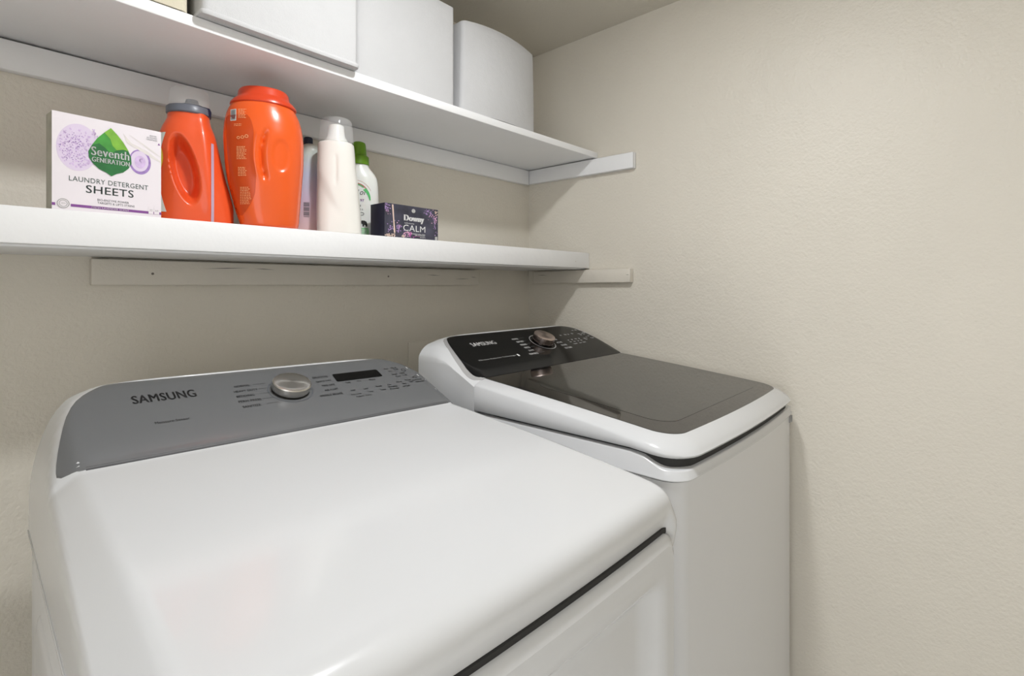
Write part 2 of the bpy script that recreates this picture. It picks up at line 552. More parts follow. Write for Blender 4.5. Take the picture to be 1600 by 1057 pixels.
def d_plan(a, b):
    """plan warp: bowed front, rounded front corners"""
    ae = min(a, W - a)
    t = 2 * a / W - 1
    w = sstep(b, .45, .70)
    r = 0.014
    cor = (r - math.sqrt(max(0, r * r - (r - ae) ** 2))) if ae < r else 0
    return b + w * .010 * (1 - t * t) - cor * sstep(b, .60, .70)
def d_pt(a, b, off=0.0, zt=None):
    return Vector((a, -d_plan(a, b), H + d_z(a, b, zt) - SH * a + off))
edge = [0, .0007, .0015, .003, .0045, .006, .009, .0125, .016, .020, .025, .030, .036, .042, .048, .060, .072, .085, .10, .13, .17, .21, .25, .30]
cols = edge + [W / 2] + [W - e for e in reversed(edge)]
rows = []
for i, (b, z) in enumerate(D_ROW):
    row = []
    for a in cols:
        ae = min(a, W - a)
        zt = z
        if i >= len(D_ROW) - 3:
            zt = z - (0.022 * (1 - sstep(ae, .012, .032))) * (i - (len(D_ROW) - 4)) / 3
            p = d_pt(a, b, zt=zt)
            if ae < .03:
                p.z = min(p.z, H + zt - SH * a - .012 * (1 - sstep(ae, .0, .03)))
        else:
            p = d_pt(a, b, zt=zt)
        row.append(p)
    rows.append(row)
# return the front lip inwards, and the side skirts down to the trim line
rows.append([Vector((p.x, p.y + .02, p.z - .001)) for p in rows[-1]])
for r in rows:
    for idx in (0, -1):
        x = r[idx].x
        zb = min(H - .370 - SH * x * .5, r[idx].z)
        r.insert(0 if idx == 0 else len(r), Vector((x, r[idx].y, zb)))
cov = grid('top_cover', rows, M['enamel'], dr, angle=60)
# cabinet with rounded front corners
def cab(name, t, x0, x1, b0, b1, z0, z1, m, r=.022, bow=0.0, flange=None):
    rings = []
    for z, ins in ((z0, 0.0), (z0 + .01, 0), (z1 - .004, 0), (z1, .003)):
        P = rrect(x0 + ins, x1 - ins, -b1 + ins, -b0 - ins, r, z)
        for p in P:
            tt = 2 * (p.x - x0) / (x1 - x0) - 1
            if p.y < -.5:
                p.y -= bow * (1 - tt * tt)
        rings.append(P)
    return loft(name, rings, m, t, angle=50)
cab('cabinet', dr, .0025, W - .0025, .004, .686, .03, H - .362, M['cabinet'], bow=.006)
for fx in (.05, W - .05):
    for fb in (.05, .62):
        lathe('foot', [(.018, 0), (.018, .012), (.010, .014), (.010, .034)], M['gap'], dr, 20, mtx=Matrix.Translation((fx, -fb, 0)))
# trim line between cover and side: thin lip
for side in (0, 1):
    x0, x1 = ((-.0012, .004), (W - .004, W + .0012))[side]
    z = H - .370 - SH * (x0 + x1) / 2 * .5
    box('side_lip', x0, x1, -.690, -.002, z - .004, z + .002, M['enamel'], dr, bev=.001)
# stamped side panels
def stamped(side):
    x = .0025 if side == 0 else W - .0025
    sg = -1 if side == 0 else 1
    rings = []
    for d, ins in ((0.0, 0.0), (.0022, .003), (.0038, .009), (.0042, .016)):
        P = rrect(.13 + ins, .63 - ins, .16 + ins, H - .432 - ins, .03, 0)
        rings.append([Vector((x + sg * d, -p.x, p.y)) for p in P])
    return loft('side_panel', rings, M['cabinet'], dr, cap0=False, angle=60)
stamped(0)
stamped(1)
# dark gap behind the door edge
box('door_gap', .028, W - .028, -.694, -.682, H - .375, H - .346 - SH * .3, M['gap'], dr)
# door
DX0, DX1, DZ1, DZ0 = .021, W - .021, H - .3550, .13
def door_front(a, z):
    t = 2 * a / W - 1
    base = .7150 + .010 * (1 - t * t)
    zr = z - H + SH * a
    rec = .019 * sstep(-zr, .388, .420) * (1 - sstep(-zr, .86, .90)) * sstep(a, .055, .095) * (1 - sstep(a, W - .105, W - .060))
    return base - rec
rows = []
inset = [(.0, .024), (.0, .0104), (.0012, .0074), (.0035, .0043), (.0065, .0019), (.011, 0)]
us = [0, .012, .03, .05] + [i / 28 for i in range(2, 27)] + [.95, .97, .988, 1]
vs_ = [0, .008, .02] + [.03 + .016 * i for i in range(1, 14)] + [.3, .4, .5, .6, .7, .75, .8, .85, .9, .95, .98, 1]
nU, nV = len(us), len(vs_)
def door_pt(u, v, ins, back):
    r = 0.020
    x0, x1 = DX0 + ins, DX1 - ins
    zt = DZ1 - ins
    a = x0 + (x1 - x0) * u
    z = zt + (DZ0 - zt) * v
    # rounded upper corners
    ae = min(a - x0, x1 - a)
    dz = 0
    if ae < r:
        dz = (r - math.sqrt(max(0, r * r - (r - ae) ** 2))) * (1 - sstep(v, 0, .12))
    z -= dz
    return Vector((a, -(door_front(a, z) - back), z - SH * a))
for v in vs_:
    rows.append([door_pt(u, v, .011, 0) for u in us])
vs2 = [p for r in rows for p in r]
fs2 = [(i * nU + j, i * nU + j + 1, (i + 1) * nU + j + 1, (i + 1) * nU + j) for i in range(nV - 1) for j in range(nU - 1)]
prev = None
bidx = [(u, 0) for u in us] + [(1, v) for v in vs_[1:]] + [(u, 1) for u in reversed(us[:-1])] + [(0, v) for v in reversed(vs_[1:-1])]
for ins, back in reversed(inset):
    base = len(vs2)
    vs2 += [door_pt(u, v, ins, back) for u, v in bidx]
    if prev is not None:
        nb = len(bidx)
        for q in range(nb):
            w = (q + 1) % nb
            fs2.append((prev + q, prev + w, base + w, base + q))
    prev = base
link('door', vs2, fs2, M['enamel'], dr, True, 60)
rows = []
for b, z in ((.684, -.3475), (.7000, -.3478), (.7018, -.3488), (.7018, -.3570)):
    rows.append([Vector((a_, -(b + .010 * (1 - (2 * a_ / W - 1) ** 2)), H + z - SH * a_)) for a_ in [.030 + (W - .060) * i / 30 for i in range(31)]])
grid('door_gap_shade', rows, M['gap'], dr)  # dark strip painting in the shade of the gap above the door
# silver console panel
D_PL = [(.0143, .100), (.017, .086), (.03, .068), (.05, .052), (.08, .038), (.11, .029), (.14, .022), (.17, .0165), (.188, .015), (.197, .019), (.207, .036)]
rows = []
for b in [.0143, .0155, .0175, .022, .03, .04, .055, .07, .09, .11, .13, .15, .17, .182, .190, .197, .202, .2055, .2085]:
    al = smooth_tab(D_PL, b)
    ar = W - al
    ts = [0, .004, .012, .022, .034, .05, .075, .11, .16, .22, .3, .4, .5]
    ts = ts + [1 - t for t in reversed(ts[:-1])]
    rows.append([d_pt(al + (ar - al) * t, b, .0014) for t in ts])
grid('control_panel', rows, M['silver'], dr, angle=50, skirt=Vector((0, 0, -.004)))
rows = []
for b in [.2060, .2078, .2092, .2102]:
    rows.append([d_pt(.042 + (W - .084) * i / 24, b, .0018 - .0012 * (b - .206) / .0042) for i in range(25)])
grid('panel_shadow_line', rows, M['ink_and_shade_grey'], dr, angle=50, skirt=Vector((0, 0, -.003)))  # dark strip painted as the shadow line along the panel's lower edge
def dmap(off):
    return lambda u, v: d_pt(u, -v, .0014 + off)
s = Sheet()
s.text('SAMSUNG', .1150, -.0845, .088, .0215, bold=.022)
s.build('brand_lettering', dmap(.0004), M['ink_black'], dr)
s = Sheet()
s.text('Moisture Sensor', .1315, -.1425, .046, .0056, bold=.01)
s.build('sensor_lettering', dmap(.0004), M['ink_black'], dr)
s = Sheet()
for i, (tx, a, w) in enumerate([('NORMAL', .2660, .026), ('HEAVY DUTY', .2600, .040), ('BEDDING', .2595, .029), ('PERM PRESS', .2575, .037), ('SANITIZE', .2590, .029)]):
    b = .0690 + i * .0155
    s = Sheet()
    s.text(tx, a, -b - .003, w, .0058, bold=.02)
    s.build('cycle_name', dmap(.0004), M['ink_black'], dr)
for i, (tx, a, w) in enumerate([('DELICATES', .4110, .031), ('QUICK DRY', .4110, .032), ('TIME DRY', .4150, .027), ('AIR FLUFF', .4130, .028), ('WRINKLE RELEASE', .3960, .046)]):
    b = .0690 + i * .0155
    s = Sheet()
    s.text(tx, a, -b - .003, w, .0058, bold=.02)
    s.build('cycle_name', dmap(.0004), M['ink_black'], dr)
s = Sheet()
for i in range(5):
    b = .0690 + i * .0155
    s.rect(.2660 + .032 + .004 * (i == 1), -b, .316 + (.004 if i in (0, 4) else 0), -b + .0005)
for (a, b, w, tx) in [(.466, .102, .010, 'Time'), (.492, .102, .009, 'Dry'), (.520, .102, .014, 'Minutes'),
                      (.462, .130, .010, 'High'), (.490, .130, .010, 'Low'), (.520, .128, .013, 'Normal'), (.548, .128, .008, 'On'),
                      (.456, .1435, .021, 'Dry Level'), (.492, .1420, .014, 'Temp.'), (.522, .1410, .013, 'Time'), (.545, .1355, .022, 'Wrinkle'), (.545, .1430, .022, 'Prevent'),
                      (.461, .1520, .034, 'Adjust Time'), (.578, .1400, .018, 'Anti Static'), (.574, .1230, .013, 'Damp'), (.583, .1310, .010, 'Alert'), (.598, .1200, .014, 'Drum'), (.604, .1270, .011, 'Light'),
                      (.578, .0690, .009, 'Eco'), (.582, .0800, .009, 'Dry'), (.596, .0680, .013, 'Mixed'), (.600, .0745, .010, 'Load'),
                      (.582, .0930, .013, 'Smart'), (.586, .1020, .012, 'Care'), (.602, .0920, .013, 'Child'), (.605, .1005, .011, 'Lock'),
                      (.616, .1230, .023, 'Start / Pause'), (.619, .1310, .022, 'Hold to Start')]:
    s.text(tx, a, -b, w, .0046, bold=.03)
s.arc(.6205, -.0790, .0042, .0055, 110, 430, 24)
s.rect(.6202, -.0760, .6210, -.0725)
s.arc(.6290, -.1110, .0030, .0040, 0, 360, 20)
s.poly([(.622, -.114), (.622, -.108), (.6265, -.111)])
s.build('small_lettering', dmap(.0006), M['ink_black'], dr)
s = Sheet()
for (u, v) in [(.6335, -.0745), (.6400, -.1085)]:
    s.rect(u, v, u + .0018, v + .007)
s.build('indicator_mark', dmap(.0005), M['ink_white'], dr)
s = Sheet()
s.poly([(.4535, -.0925), (.5545, -.0925), (.5575, -.0905), (.5585, -.0665), (.5565, -.0645), (.4565, -.0645), (.4540, -.0665), (.4515, -.0905)])
s.build('display', dmap(.0006), M['display'], dr)
def console_mtx(p, slope, sh):
    ex = Vector((1, 0, -sh)).normalized()
    ey = Vector((0, 1, slope))
    ey = (ey - ex * ey.dot(ex)).normalized()
    n = ex.cross(ey)
    m = Matrix((ex, ey, n)).transposed().to_4x4()
    m.translation = p
    return m
DSL = .416
cm = console_mtx(d_pt(.3535, .1005, .0015), DSL, SH)
s = Sheet()
s.arc(0, 0, .0385, .0402, n=64)
s.build('dial_ring', lambda u, v: cm @ Vector((u, v, .0004)), M['ring'], dr)
s = Sheet()
s.disc(0, 0, .0335, n=40)
s.build('dial_recess', lambda u, v: cm @ Vector((u, v, .0005)), M['gap'], dr)
lathe('dial', [(.0315, .001), (.0325, .003), (.0340, .006), (.0345, .0100), (.0340, .0165), (.0325, .0185), (.0310, .0190), (.020, .0191), (.010, .0191), (.0005, .0191)],
      M['steel'], dr, 72, 28, mtx=cm)

# ---------- WASHER
wa = thing('washer', 'white top loading washer beside the right wall with a dark glass lid', 'washer', (-.726, -.25, 0))
W_SIDE = [(0, -.35), (.0004, -.215), (.001, -.182), (.006, -.172), (.012, -.1645), (.025, -.1550), (.040, -.1490), (.061, -.1436), (.09, -.1385), (.1175, -.1350), (.2, -.1320), (.343, -.1310)]
W_ROW = [(0, -.33), (0, -.17), (.0008, -.148), (.003, -.137), (.007, -.1336), (.0125, -.1335), (.0138, -.1372), (.019, -.1384), (.04, -.1464), (.07, -.1580), (.10, -.1710), (.13, -.1840), (.16, -.1970), (.19, -.2105), (.2050, -.2172), (.2062, -.2185), (.2064, -.30)]
W_TOPT = [(.007, -.1336), (.0125, -.1335), (.0138, -.1372), (.019, -.1384), (.04, -.1464), (.07, -.1580), (.10, -.1710), (.13, -.1840), (.16, -.1970), (.19, -.2105), (.206, -.2174)]
def w_z(a, b, zt=None):
    ae = min(a, W - a)
    if zt is None:
        zt = lerp_tab(W_TOPT, b)
    x = (0.034 - ae) / 0.034
    dfl = .012 + .003 * b / .2
    fl = dfl * max(0.0, x) if x > .12 else dfl * max(0, x + .12) ** 2 / .48
    return smin(smooth_tab(W_SIDE, ae), zt - fl, .004)
def w_pt(a, b, off=0.0, zt=None):
    return Vector((a, -b, H + w_z(a, b, zt) + off))
rows = []
for b, z in W_ROW:
    rows.append([w_pt(a, b, zt=z) for a in cols])
for r in rows:
    for idx in (0, -1):
        x = r[idx].x
        r.insert(0 if idx == 0 else len(r), Vector((x, r[idx].y, H - .3255)))
grid('console_housing', rows, M['enamel'], wa, angle=50)
W_PL = [(.0135, .095), (.018, .082), (.03, .070), (.05, .058), (.08, .046), (.11, .036), (.14, .028), (.165, .022), (.18, .0215), (.19, .0245), (.198, .031), (.2055, .040)]
def panel_rows(margin, off, b0):
    out = []
    for b in [b0, .017, .022, .03, .045, .06, .08, .10, .12, .14, .155, .17, .18, .187, .193, .198, .202, .2055]:
        al = smooth_tab(W_PL, b) - margin
        ar = W - .018 - smooth_tab(W_PL, b) * .35 if False else W - al
        ts = [0, .006, .014, .026, .05, .09, .16, .25, .37, .5]
        ts = ts + [1 - t for t in reversed(ts[:-1])]
        out.append([w_pt(al + (ar - al) * t, b, off) for t in ts])
    return out
grid('panel_trim', panel_rows(.012, .0006, .0139), M['trim_grey'], wa, angle=50, skirt=Vector((0, 0, -.003)))
grid('control_panel', panel_rows(0, .0014, .0142), M['black_gloss'], wa, angle=50, skirt=Vector((0, 0, -.003)))
def wmap(off):
    return lambda u, v: w_pt(u, -v, .0014 + off)
s = Sheet()
s.text('SAMSUNG', .1190, -.0790, .090, .0175, bold=.022)
s.build('brand_lettering', wmap(.0004), M['ink_white'], wa)
s = Sheet()
s.text('Vibration Reduction Technology+', .0790, -.1440, .139, .0060, bold=.012)
s.rect(.222, -.146, .229, -.137)
s.build('small_lettering', wmap(.0004), M['ink_white'], wa)
for i in range(6):
    s = Sheet()
    b = .0660 + i * .0158
    w = (.026, .030, .026, .022, .022, .036)[i]
    s.text(('NORMAL', 'HEAVY DUTY', 'BEDDING', 'WHITES', 'JEANS', 'PERM PRESS')[i], (.283, .285, .284, .283, .283, .268)[i], -b - .004, w, .0072, bold=.03)
    s.build('cycle_name', wmap(.0004), M['ink_white'], wa)
for i in range(6):
    s = Sheet()
    b = .0620 + i * .0158
    w = (.019, .017, .022, .026, .026, .034)[i]
    s.text(('ECO', 'RINSE', 'QUICK', 'ACTIVE', 'DELICATES', 'SELF CLEAN')[i], (.4370, .4370, .4370, .4370, .4390, .4360)[i], -b - .004, w, .0072, bold=.03)
    s.build('cycle_name', wmap(.0004), M['ink_white'], wa)
s = Sheet()
rr = random.Random(5)
for (a, b, w, tx) in [(.5000, .077, .006, 'Hot'), (.5240, .076, .010, 'Warm'), (.5420, .076, .006, 'Eco'), (.5640, .075, .008, 'Max'),
                      (.5000, .107, .006, 'Low'), (.5200, .107, .006, 'Med'), (.5400, .106, .010, 'High'), (.5600, .106, .006, 'No'),
                      (.4960, .1180, .010, 'Temp.'), (.5170, .1180, .010, 'Spin'), (.5380, .1170, .007, 'Soil'), (.5570, .1160, .008, 'Rinse'),
                      (.5000, .1300, .020, 'Temperature'), (.5320, .1290, .014, 'Spin'), (.5530, .1280, .014, 'Soil Level'),
                      (.5930, .0560, .008, 'Deep'), (.6090, .0560, .009, 'Fill'), (.6280, .0570, .008, 'Lid'),
                      (.5930, .0800, .011, 'Delay'), (.5950, .0865, .010, 'End'), (.6130, .0790, .011, 'Child'), (.6150, .0850, .010, 'Lock'),
                      (.5850, .1080, .011, 'Smart'), (.5870, .1140, .010, 'Care'), (.6050, .1040, .006, 'On'), (.6230, .0980, .009, 'Start'), (.6230, .1110, .016, 'Pause')]:
    s.text(tx, a, -b, w, .0055, bold=.03)
s.arc(.6330, -.0740, .0025, .0037, 110, 430, 20)
s.build('small_lettering', wmap(.0004), M['ink_white'], wa)
s = Sheet()
for i in range(6):
    b = .0660 + i * .0158
    s.rect(.312, -b + .001, .329 + (.006 if i in (0, 5) else 0), -b + .0018)
s.build('cycle_line', wmap(.0004), M['ring'], wa)
cm = console_mtx(w_pt(.3820, .0985, .0021), .433, 0)
s = Sheet()
s.arc(0, 0, .0400, .0425, n=64)
s.build('dial_ring', lambda u, v: cm @ Vector((u, v, .0004)), M['trim_grey'], wa)
lathe('dial', [(.0300, .001), (.0310, .004), (.0325, .006), (.0330, .0120), (.0325, .0220), (.0312, .0240), (.0298, .0245), (.018, .0246), (.008, .0246), (.0005, .0246)],
      M['bronze'], wa, 72, 28, mtx=cm)
# lid
def w_warp(p):
    t = 2 * p.x / W - 1
    return Vector((p.x, p.y - .014 * (1 - t * t) * sstep(-p.y, .40, .70), p.z))
L_T = [(.2, -.2165), (.3, -.2255), (.4, -.2350), (.5, -.2450), (.6, -.2555), (.66, -.2625), (.70, -.2680), (.72, -.2700)]
def lidz(b):
    return smooth_tab(L_T, b)
def lid_ring(d, drop, r, zabs=None, blend=0.0):
    P = frect(d, W - d, -(.703 - d), -(.2068 + min(d, .002) * .3), max(.002, r), .0008, 0)
    out = []
    for p in P:
        b = -p.y
        if b < .24:                     # back corners stay square
            p.y = -(.2065 + min(d, .002)) if abs(p.y + .2065) < .03 and False else p.y
        z = H + lidz(b) - drop * (0.8 + .5 * sstep(b, .5, .7))
        if zabs is not None:
            z = H + zabs(b) if callable(zabs) else H + zabs
        out.append(w_warp(Vector((p.x, p.y, z))))
    return out
lid_bot = lambda b: -.2870 - .008 * sstep(b, .60, .69)
R0 = .066
rings = [lid_ring(.030, 0, R0 - .02, zabs=lambda b: lid_bot(b) + .002), lid_ring(.006, 0, R0, zabs=lambda b: lid_bot(b) - .0005), lid_ring(.002, 0, R0, zabs=lambda b: lid_bot(b) + .001), lid_ring(.0, 0, R0, zabs=lambda b: lid_bot(b) + .005),
         lid_ring(.0005, .0165, R0), lid_ring(.003, .0130, R0), lid_ring(.008, .0095, R0), lid_ring(.018, .0052, R0 - .008), lid_ring(.030, .0015, R0 - .016), lid_ring(.036, .0004, .046), lid_ring(.037, .0030, .045)]
lid = loft('lid', rings, M['enamel'], wa, cap0=False, cap1=False, angle=50)
# glass: concentric rings closed in the middle; reaches back to the console
def glass_ring(d, dz, r):
    P = frect(d, W - d, -(.703 - d), -(.2070), r, .0008, 0)
    return [w_warp(Vector((p.x, p.y, H + lidz(-p.y) + dz))) for p in P]
def fill_disk(name, ring, m, parent, n=14, zf=None):
    cx = sum(p.x for p in ring) / len(ring)
    cy = sum(p.y for p in ring) / len(ring)
    rings = []
    for i in range(n):
        k = 1 - i / n
        R = []
        for p in ring:
            x, y = cx + (p.x - cx) * k, cy + (p.y - cy) * k
            R.append(Vector((x, y, zf(x, -y) if zf else p.z)))
        rings.append(R)
    return loft(name, rings, m, parent, cap0=False, cap1=True, angle=60)
gr = glass_ring(.0362, .0006, .046)
fill_disk('lid_glass', gr, M['glass'], wa, zf=lambda x, b: H + lidz(b) + .0006)
wr = [Vector((p.x, p.y, p.z)) for p in rrect(.090, W - .075, -.635, -.300, .05, 0, seg=10, sub=10)]
for p in wr:
    p.y += 0.0
fill_disk('lid_window', wr, M['glass_window'], wa, n=10, zf=lambda x, b: H + lidz(b) + .0009)
# dark block filling the gap under the lid
rings = [[Vector((p.x, p.y, H + z)) for p in map(w_warp, rrect(.012, W - .012, -.690, -.22, .05, 0, seg=10, sub=14))] for z in (-.316, -.283)]
loft('lid_gap_fill', rings, M['gap'], wa, angle=60)
# top deck
def rim(b):
    return -.2925 - .0190 * sstep(b, .615, .672)
def deck_ring(d, dz, r, zc=None):
    out = []
    for p in rrect(d, W - d, -(.700 - d), -d, r, 0, seg=10, sub=24):
        b = -p.y
        z = H + (zc if zc is not None else rim(b) + dz)
        out.append(w_warp(Vector((p.x, p.y, z))))
    return out
rings = [deck_ring(.004, 0, .036, -.3300), deck_ring(.0010, 0, .040, -.3300), deck_ring(-.0012, 0, .042, -.3285), deck_ring(-.0012, 0, .042, -.3265), deck_ring(.0012, 0, .040, -.3250), deck_ring(.0015, -.0025, .040), deck_ring(.0030, -.0005, .040), deck_ring(.006, 0, .038), deck_ring(.018, .0015, .030), deck_ring(.028, .001, .030), deck_ring(.05, 0, .02, -.318)]
loft('top_deck', rings, M['enamel'], wa, cap0=True, cap1=True, angle=60)
def wcab():
    rings = []
    for z, ins in ((.03, 0.0), (.04, 0), (H - .331, 0)):
        P = rrect(.002 + ins, W - .002 - ins, -.695 + ins, -.004, .034, z)
        rings.append([w_warp(p) * 1.0 for p in P])
    return loft('cabinet', rings, M['cabinet'], wa, angle=50)
wcab()
for fx in (.05, W - .05):
    for fb in (.05, .62):
        lathe('foot', [(.018, 0), (.018, .012), (.010, .014), (.010, .034)], M['gap'], wa, 20, mtx=Matrix.Translation((fx, -fb, 0)))
for x0, x1 in ((W - .040, W - .0315), (W - .0245, W - .0175)):
    box('sticker', x0, x1, -.7005, -.6935, H - .353, H - .3365, M['sticker'], wa, bev=.0003)

# ------------------------------------------------------------ fabric bins on the upper shelf
def zup(x):
    t = (x + .92) / .92
    return ZU - .0060 * max(0, 1 - t * t) * .9 + .0036 * sstep(-x, 1.0, 1.6)
def shelf_top(x, y):
    return sag(Vector((x, max(y, -.32), ZU - .0005))).z
def fabric_bin(label, x0, x1, y0, y1, h, m, taper=.0, bulge=0.0, arch=0.0, hem=True, rz=0.0, over=0.0):
    zb = min(zup(x0), zup(x1)) + .0042
    zb = min(zup(x0), zup(x1)) + .0004
    t = thing('storage_bin', label, 'storage bin', ((x0 + x1) / 2, (y0 + y1) / 2, zb), rz, 'white fabric bins on the upper shelf' if m is M['fabric'] else None)
    hx, hy = (x1 - x0) / 2, (y1 - y0) / 2
    def ring(k, ins, dz=0.0):
        out = []
        for p in rrect(-hx + taper * k + ins, hx - taper * k - ins, -hy + ins, hy - ins, .010, 0, seg=5, sub=14):
            f = 1 - (p.x / hx) ** 2
            fr = sstep(-p.y, hy * .5, hy)
            p.y -= bulge * max(0, f) * fr * math.sin(math.pi * min(1, k * .62 + .25))
            p.z = h * k + arch * max(0, f) * k * fr + dz + (1 - k) * (shelf_top((x0 + x1) / 2 + p.x, (y0 + y1) / 2 + p.y) - zb + .0008)
            out.append(p)
        return out
    rs = [ring(i / 12, 0) for i in range(13)]
    rs += [ring(1, .002, .0015), ring(1, .005, 0)] + [ring(i / 6, .006) for i in range(5, 0, -1)]
    body = loft('bin_body', rs, m, t, angle=60)
    if hem:
        rs = [ring(0, -.0022, -.0002), ring(0.0, -.0030, .002), ring(0, -.0032, .006), ring(0, -.0018, .0085), ring(0, .0005, .0095)]
        loft('bottom_hem', rs, m, t, cap0=True, cap1=False, angle=60)
    return t
fabric_bin('white fabric bin overhanging the upper shelf edge, third from the right wall', -1.247, -.951, -.340, -.035, .30, M['fabric'])
fabric_bin('straight white fabric bin in the middle, between the overhanging and the bulging bin', -.943, -.6605, -.3165, -.030, .2495, M['fabric'], hem=False)
fabric_bin('white fabric bin with bulging front nearest the right wall', -.625, -.322, -.300, -.030, .2400, M['fabric'], taper=.006, bulge=.030, arch=.012, hem=False)
fabric_bin('cream fabric box at the far left end of the upper shelf', -1.52, -1.262, -.322, -.05, .22, M['cream'], hem=False)

# ------------------------------------------------------------ goods on the lower shelf
def face_map(w, h, y, off):
    """u 0..1 from the left, v 0..1 from the top, on a carton's front face"""
    return lambda u, v: Vector((u * w, y - off, h - v * h))
class FSheet(Sheet):                      # v runs downwards here
    def text(self, body, u, v, w, h, bold=0.0, rot=0.0):
        vs, fs = text2d(body, 0.0)
        sh = bold * h * 1.1
        for dx in ((-sh, 0, sh) if sh > 0 else (0,)):
            self.add([(u + x * w + dx, v - y * h) for x, y in vs], fs)

bw, bh, bd = .144, .1505, .036
bx = thing('detergent_carton', 'pale lilac carton of laundry detergent sheets with a green leaf logo', 'carton', (-1.431, -.275, ZL + .0003), math.radians(4.6))
box('carton_body', 0, bw, .0006, bd, 0, bh, M['carton_side'], bx, bev=.0008)
box('front_face', .0002, bw - .0002, 0, .0012, .0002, bh - .0002, M['carton'], bx)
fm = lambda o: face_map(bw, bh, 0, o)
s = FSheet(); s.disc(.215, .335, .180, .245, 40, rot=.10); s.build('lavender_print', fm(.0002), M['lilac_pale'], bx)
s = FSheet()
for i in range(230):
    r, t = math.sqrt(random.random()), random.random() * 6.28
    u, v = .205 + .155 * r * math.cos(t), .34 + .205 * r * math.sin(t)
    s.disc(u, v, random.uniform(.004, .012), random.uniform(.004, .010), 6, random.random() * 3)
for i in range(20):
    s.disc(random.gauss(.36, .012), random.gauss(.165, .018), .006, .007, 6)
s.build('flower_print', fm(.0004), M['lilac'], bx)
s = FSheet()
for i in range(70):
    r, t = math.sqrt(random.random()), random.random() * 6.28
    s.disc(.20 + .145 * r * math.cos(t), .36 + .17 * r * math.sin(t), random.uniform(.003, .007), random.uniform(.003, .006), 5)
s.build('floret_print', fm(.0005), M['violet'], bx)
s = FSheet(); s.disc(.785, .385, .108, .138, 40); s.build('bubble_print', fm(.0002), M['violet'], bx)
s = FSheet(); s.disc(.780, .378, .088, .114, 40); s.build('bubble_inner_print', fm(.0004), M['lilac_pale'], bx)
s = FSheet(); s.disc(.785, .385, .055, .070, 30); s.arc(.80, .37, .012, .025, 90, 300, 16); s.build('bubble_core_print', fm(.0006), M['lilac'], bx)
s = FSheet()
s.poly([(.62, .10), (.66, .20), (.80, .27), (1.0, .36), (1.0, .345), (.86, .255), (.70, .19)])
s.poly([(.66, .09), (.72, .13), (.86, .22), (1.0, .30), (1.0, .295), (.86, .20)])
s.build('ribbon_print', fm(.0003), M['ribbon'], bx)
leaf = [(.505, .070), (.56, .125), (.62, .20), (.665, .275), (.695, .35), (.700, .42), (.670, .48), (.62, .53), (.56, .555), (.51, .588), (.46, .555), (.40, .53), (.345, .48), (.308, .42), (.305, .355), (.335, .285), (.385, .20), (.45, .125)]
s = FSheet(); s.poly(leaf); s.build('leaf_print', fm(.0008), M['leaf_dark'], bx)
s = FSheet(); s.poly([(.505, .070), (.45, .125), (.385, .20), (.335, .285), (.40, .255), (.46, .30), (.505, .345), (.56, .30), (.62, .28), (.672, .29), (.62, .20), (.56, .125)]); s.build('leaf_top_print', fm(.0010), M['leaf_mid'], bx)
s = FSheet(); s.poly([(.505, .070), (.445, .130), (.50, .19), (.52, .26), (.56, .30), (.62, .28), (.672, .29), (.62, .20), (.56, .125)]); s.build('leaf_tip_print', fm(.0012), M['leaf_lime'], bx)
s = FSheet(); s.text('Seventh', .330, .392, .345, .092, bold=.022); s.build('logo_lettering', fm(.0015), M['ink_white'], bx)
s = FSheet(); s.text('GENERATION', .335, .458, .345, .050, bold=.030); s.build('logo_lettering', fm(.0015), M['ink_white'], bx)
s = FSheet(); s.text('LAUNDRY DETERGENT', .140, .690, .725, .052, bold=.0)
s.build('product_lettering', fm(.0004), M['text_green'], bx)
s = FSheet(); s.text('SHEETS', .285, .795, .435, .080, bold=.012); s.build('title_lettering', fm(.0004), M['text_green'], bx)
s = FSheet(); s.text('BIO-ENZYME POWER', .385, .868, .290, .022); s.text('TARGETS & LIFTS STAINS', .385, .900, .345, .022)
s.text('SAFE FOR', .880, .075, .070, .014); s.text('ALL MACHINES', .850, .098, .105, .014); s.text('CONCENTRATED', .845, .121, .112, .014)
s.build('small_lettering', fm(.0004), M['ribbon' if False else 'ring'], bx)
s = FSheet(); s.poly([(.975, .135), (.962, .160), (.988, .160)]); s.rect(0.0, .928, .028, .956); s.rect(.155, .928, 1.0, .956); s.build('band_print', fm(.0003), M['purple'], bx)
s = FSheet(); s.text('FRESH LAVENDER SCENT', .335, .951, .34, .018, bold=.03); s.rect(.868, .875, .918, .955); s.rect(.925, .870, .978, .955); s.build('fine_print', fm(.0006), M['carton'], bx)
s = FSheet(); s.text('32', .880, .925, .028, .022); s.text('64', .938, .925, .030, .022); s.arc(.092, .930, .044, .052, sv=.95); s.arc(.092, .930, .030, .036, sv=.95); s.text('USDA', .072, .937, .040, .018)
s.build('count_lettering', fm(.0008), M['trim_grey'], bx)
s = FSheet(); s.disc(.092, .930, .046, .044, 30); s.build('seal_print', fm(.0005), M['carton'], bx)

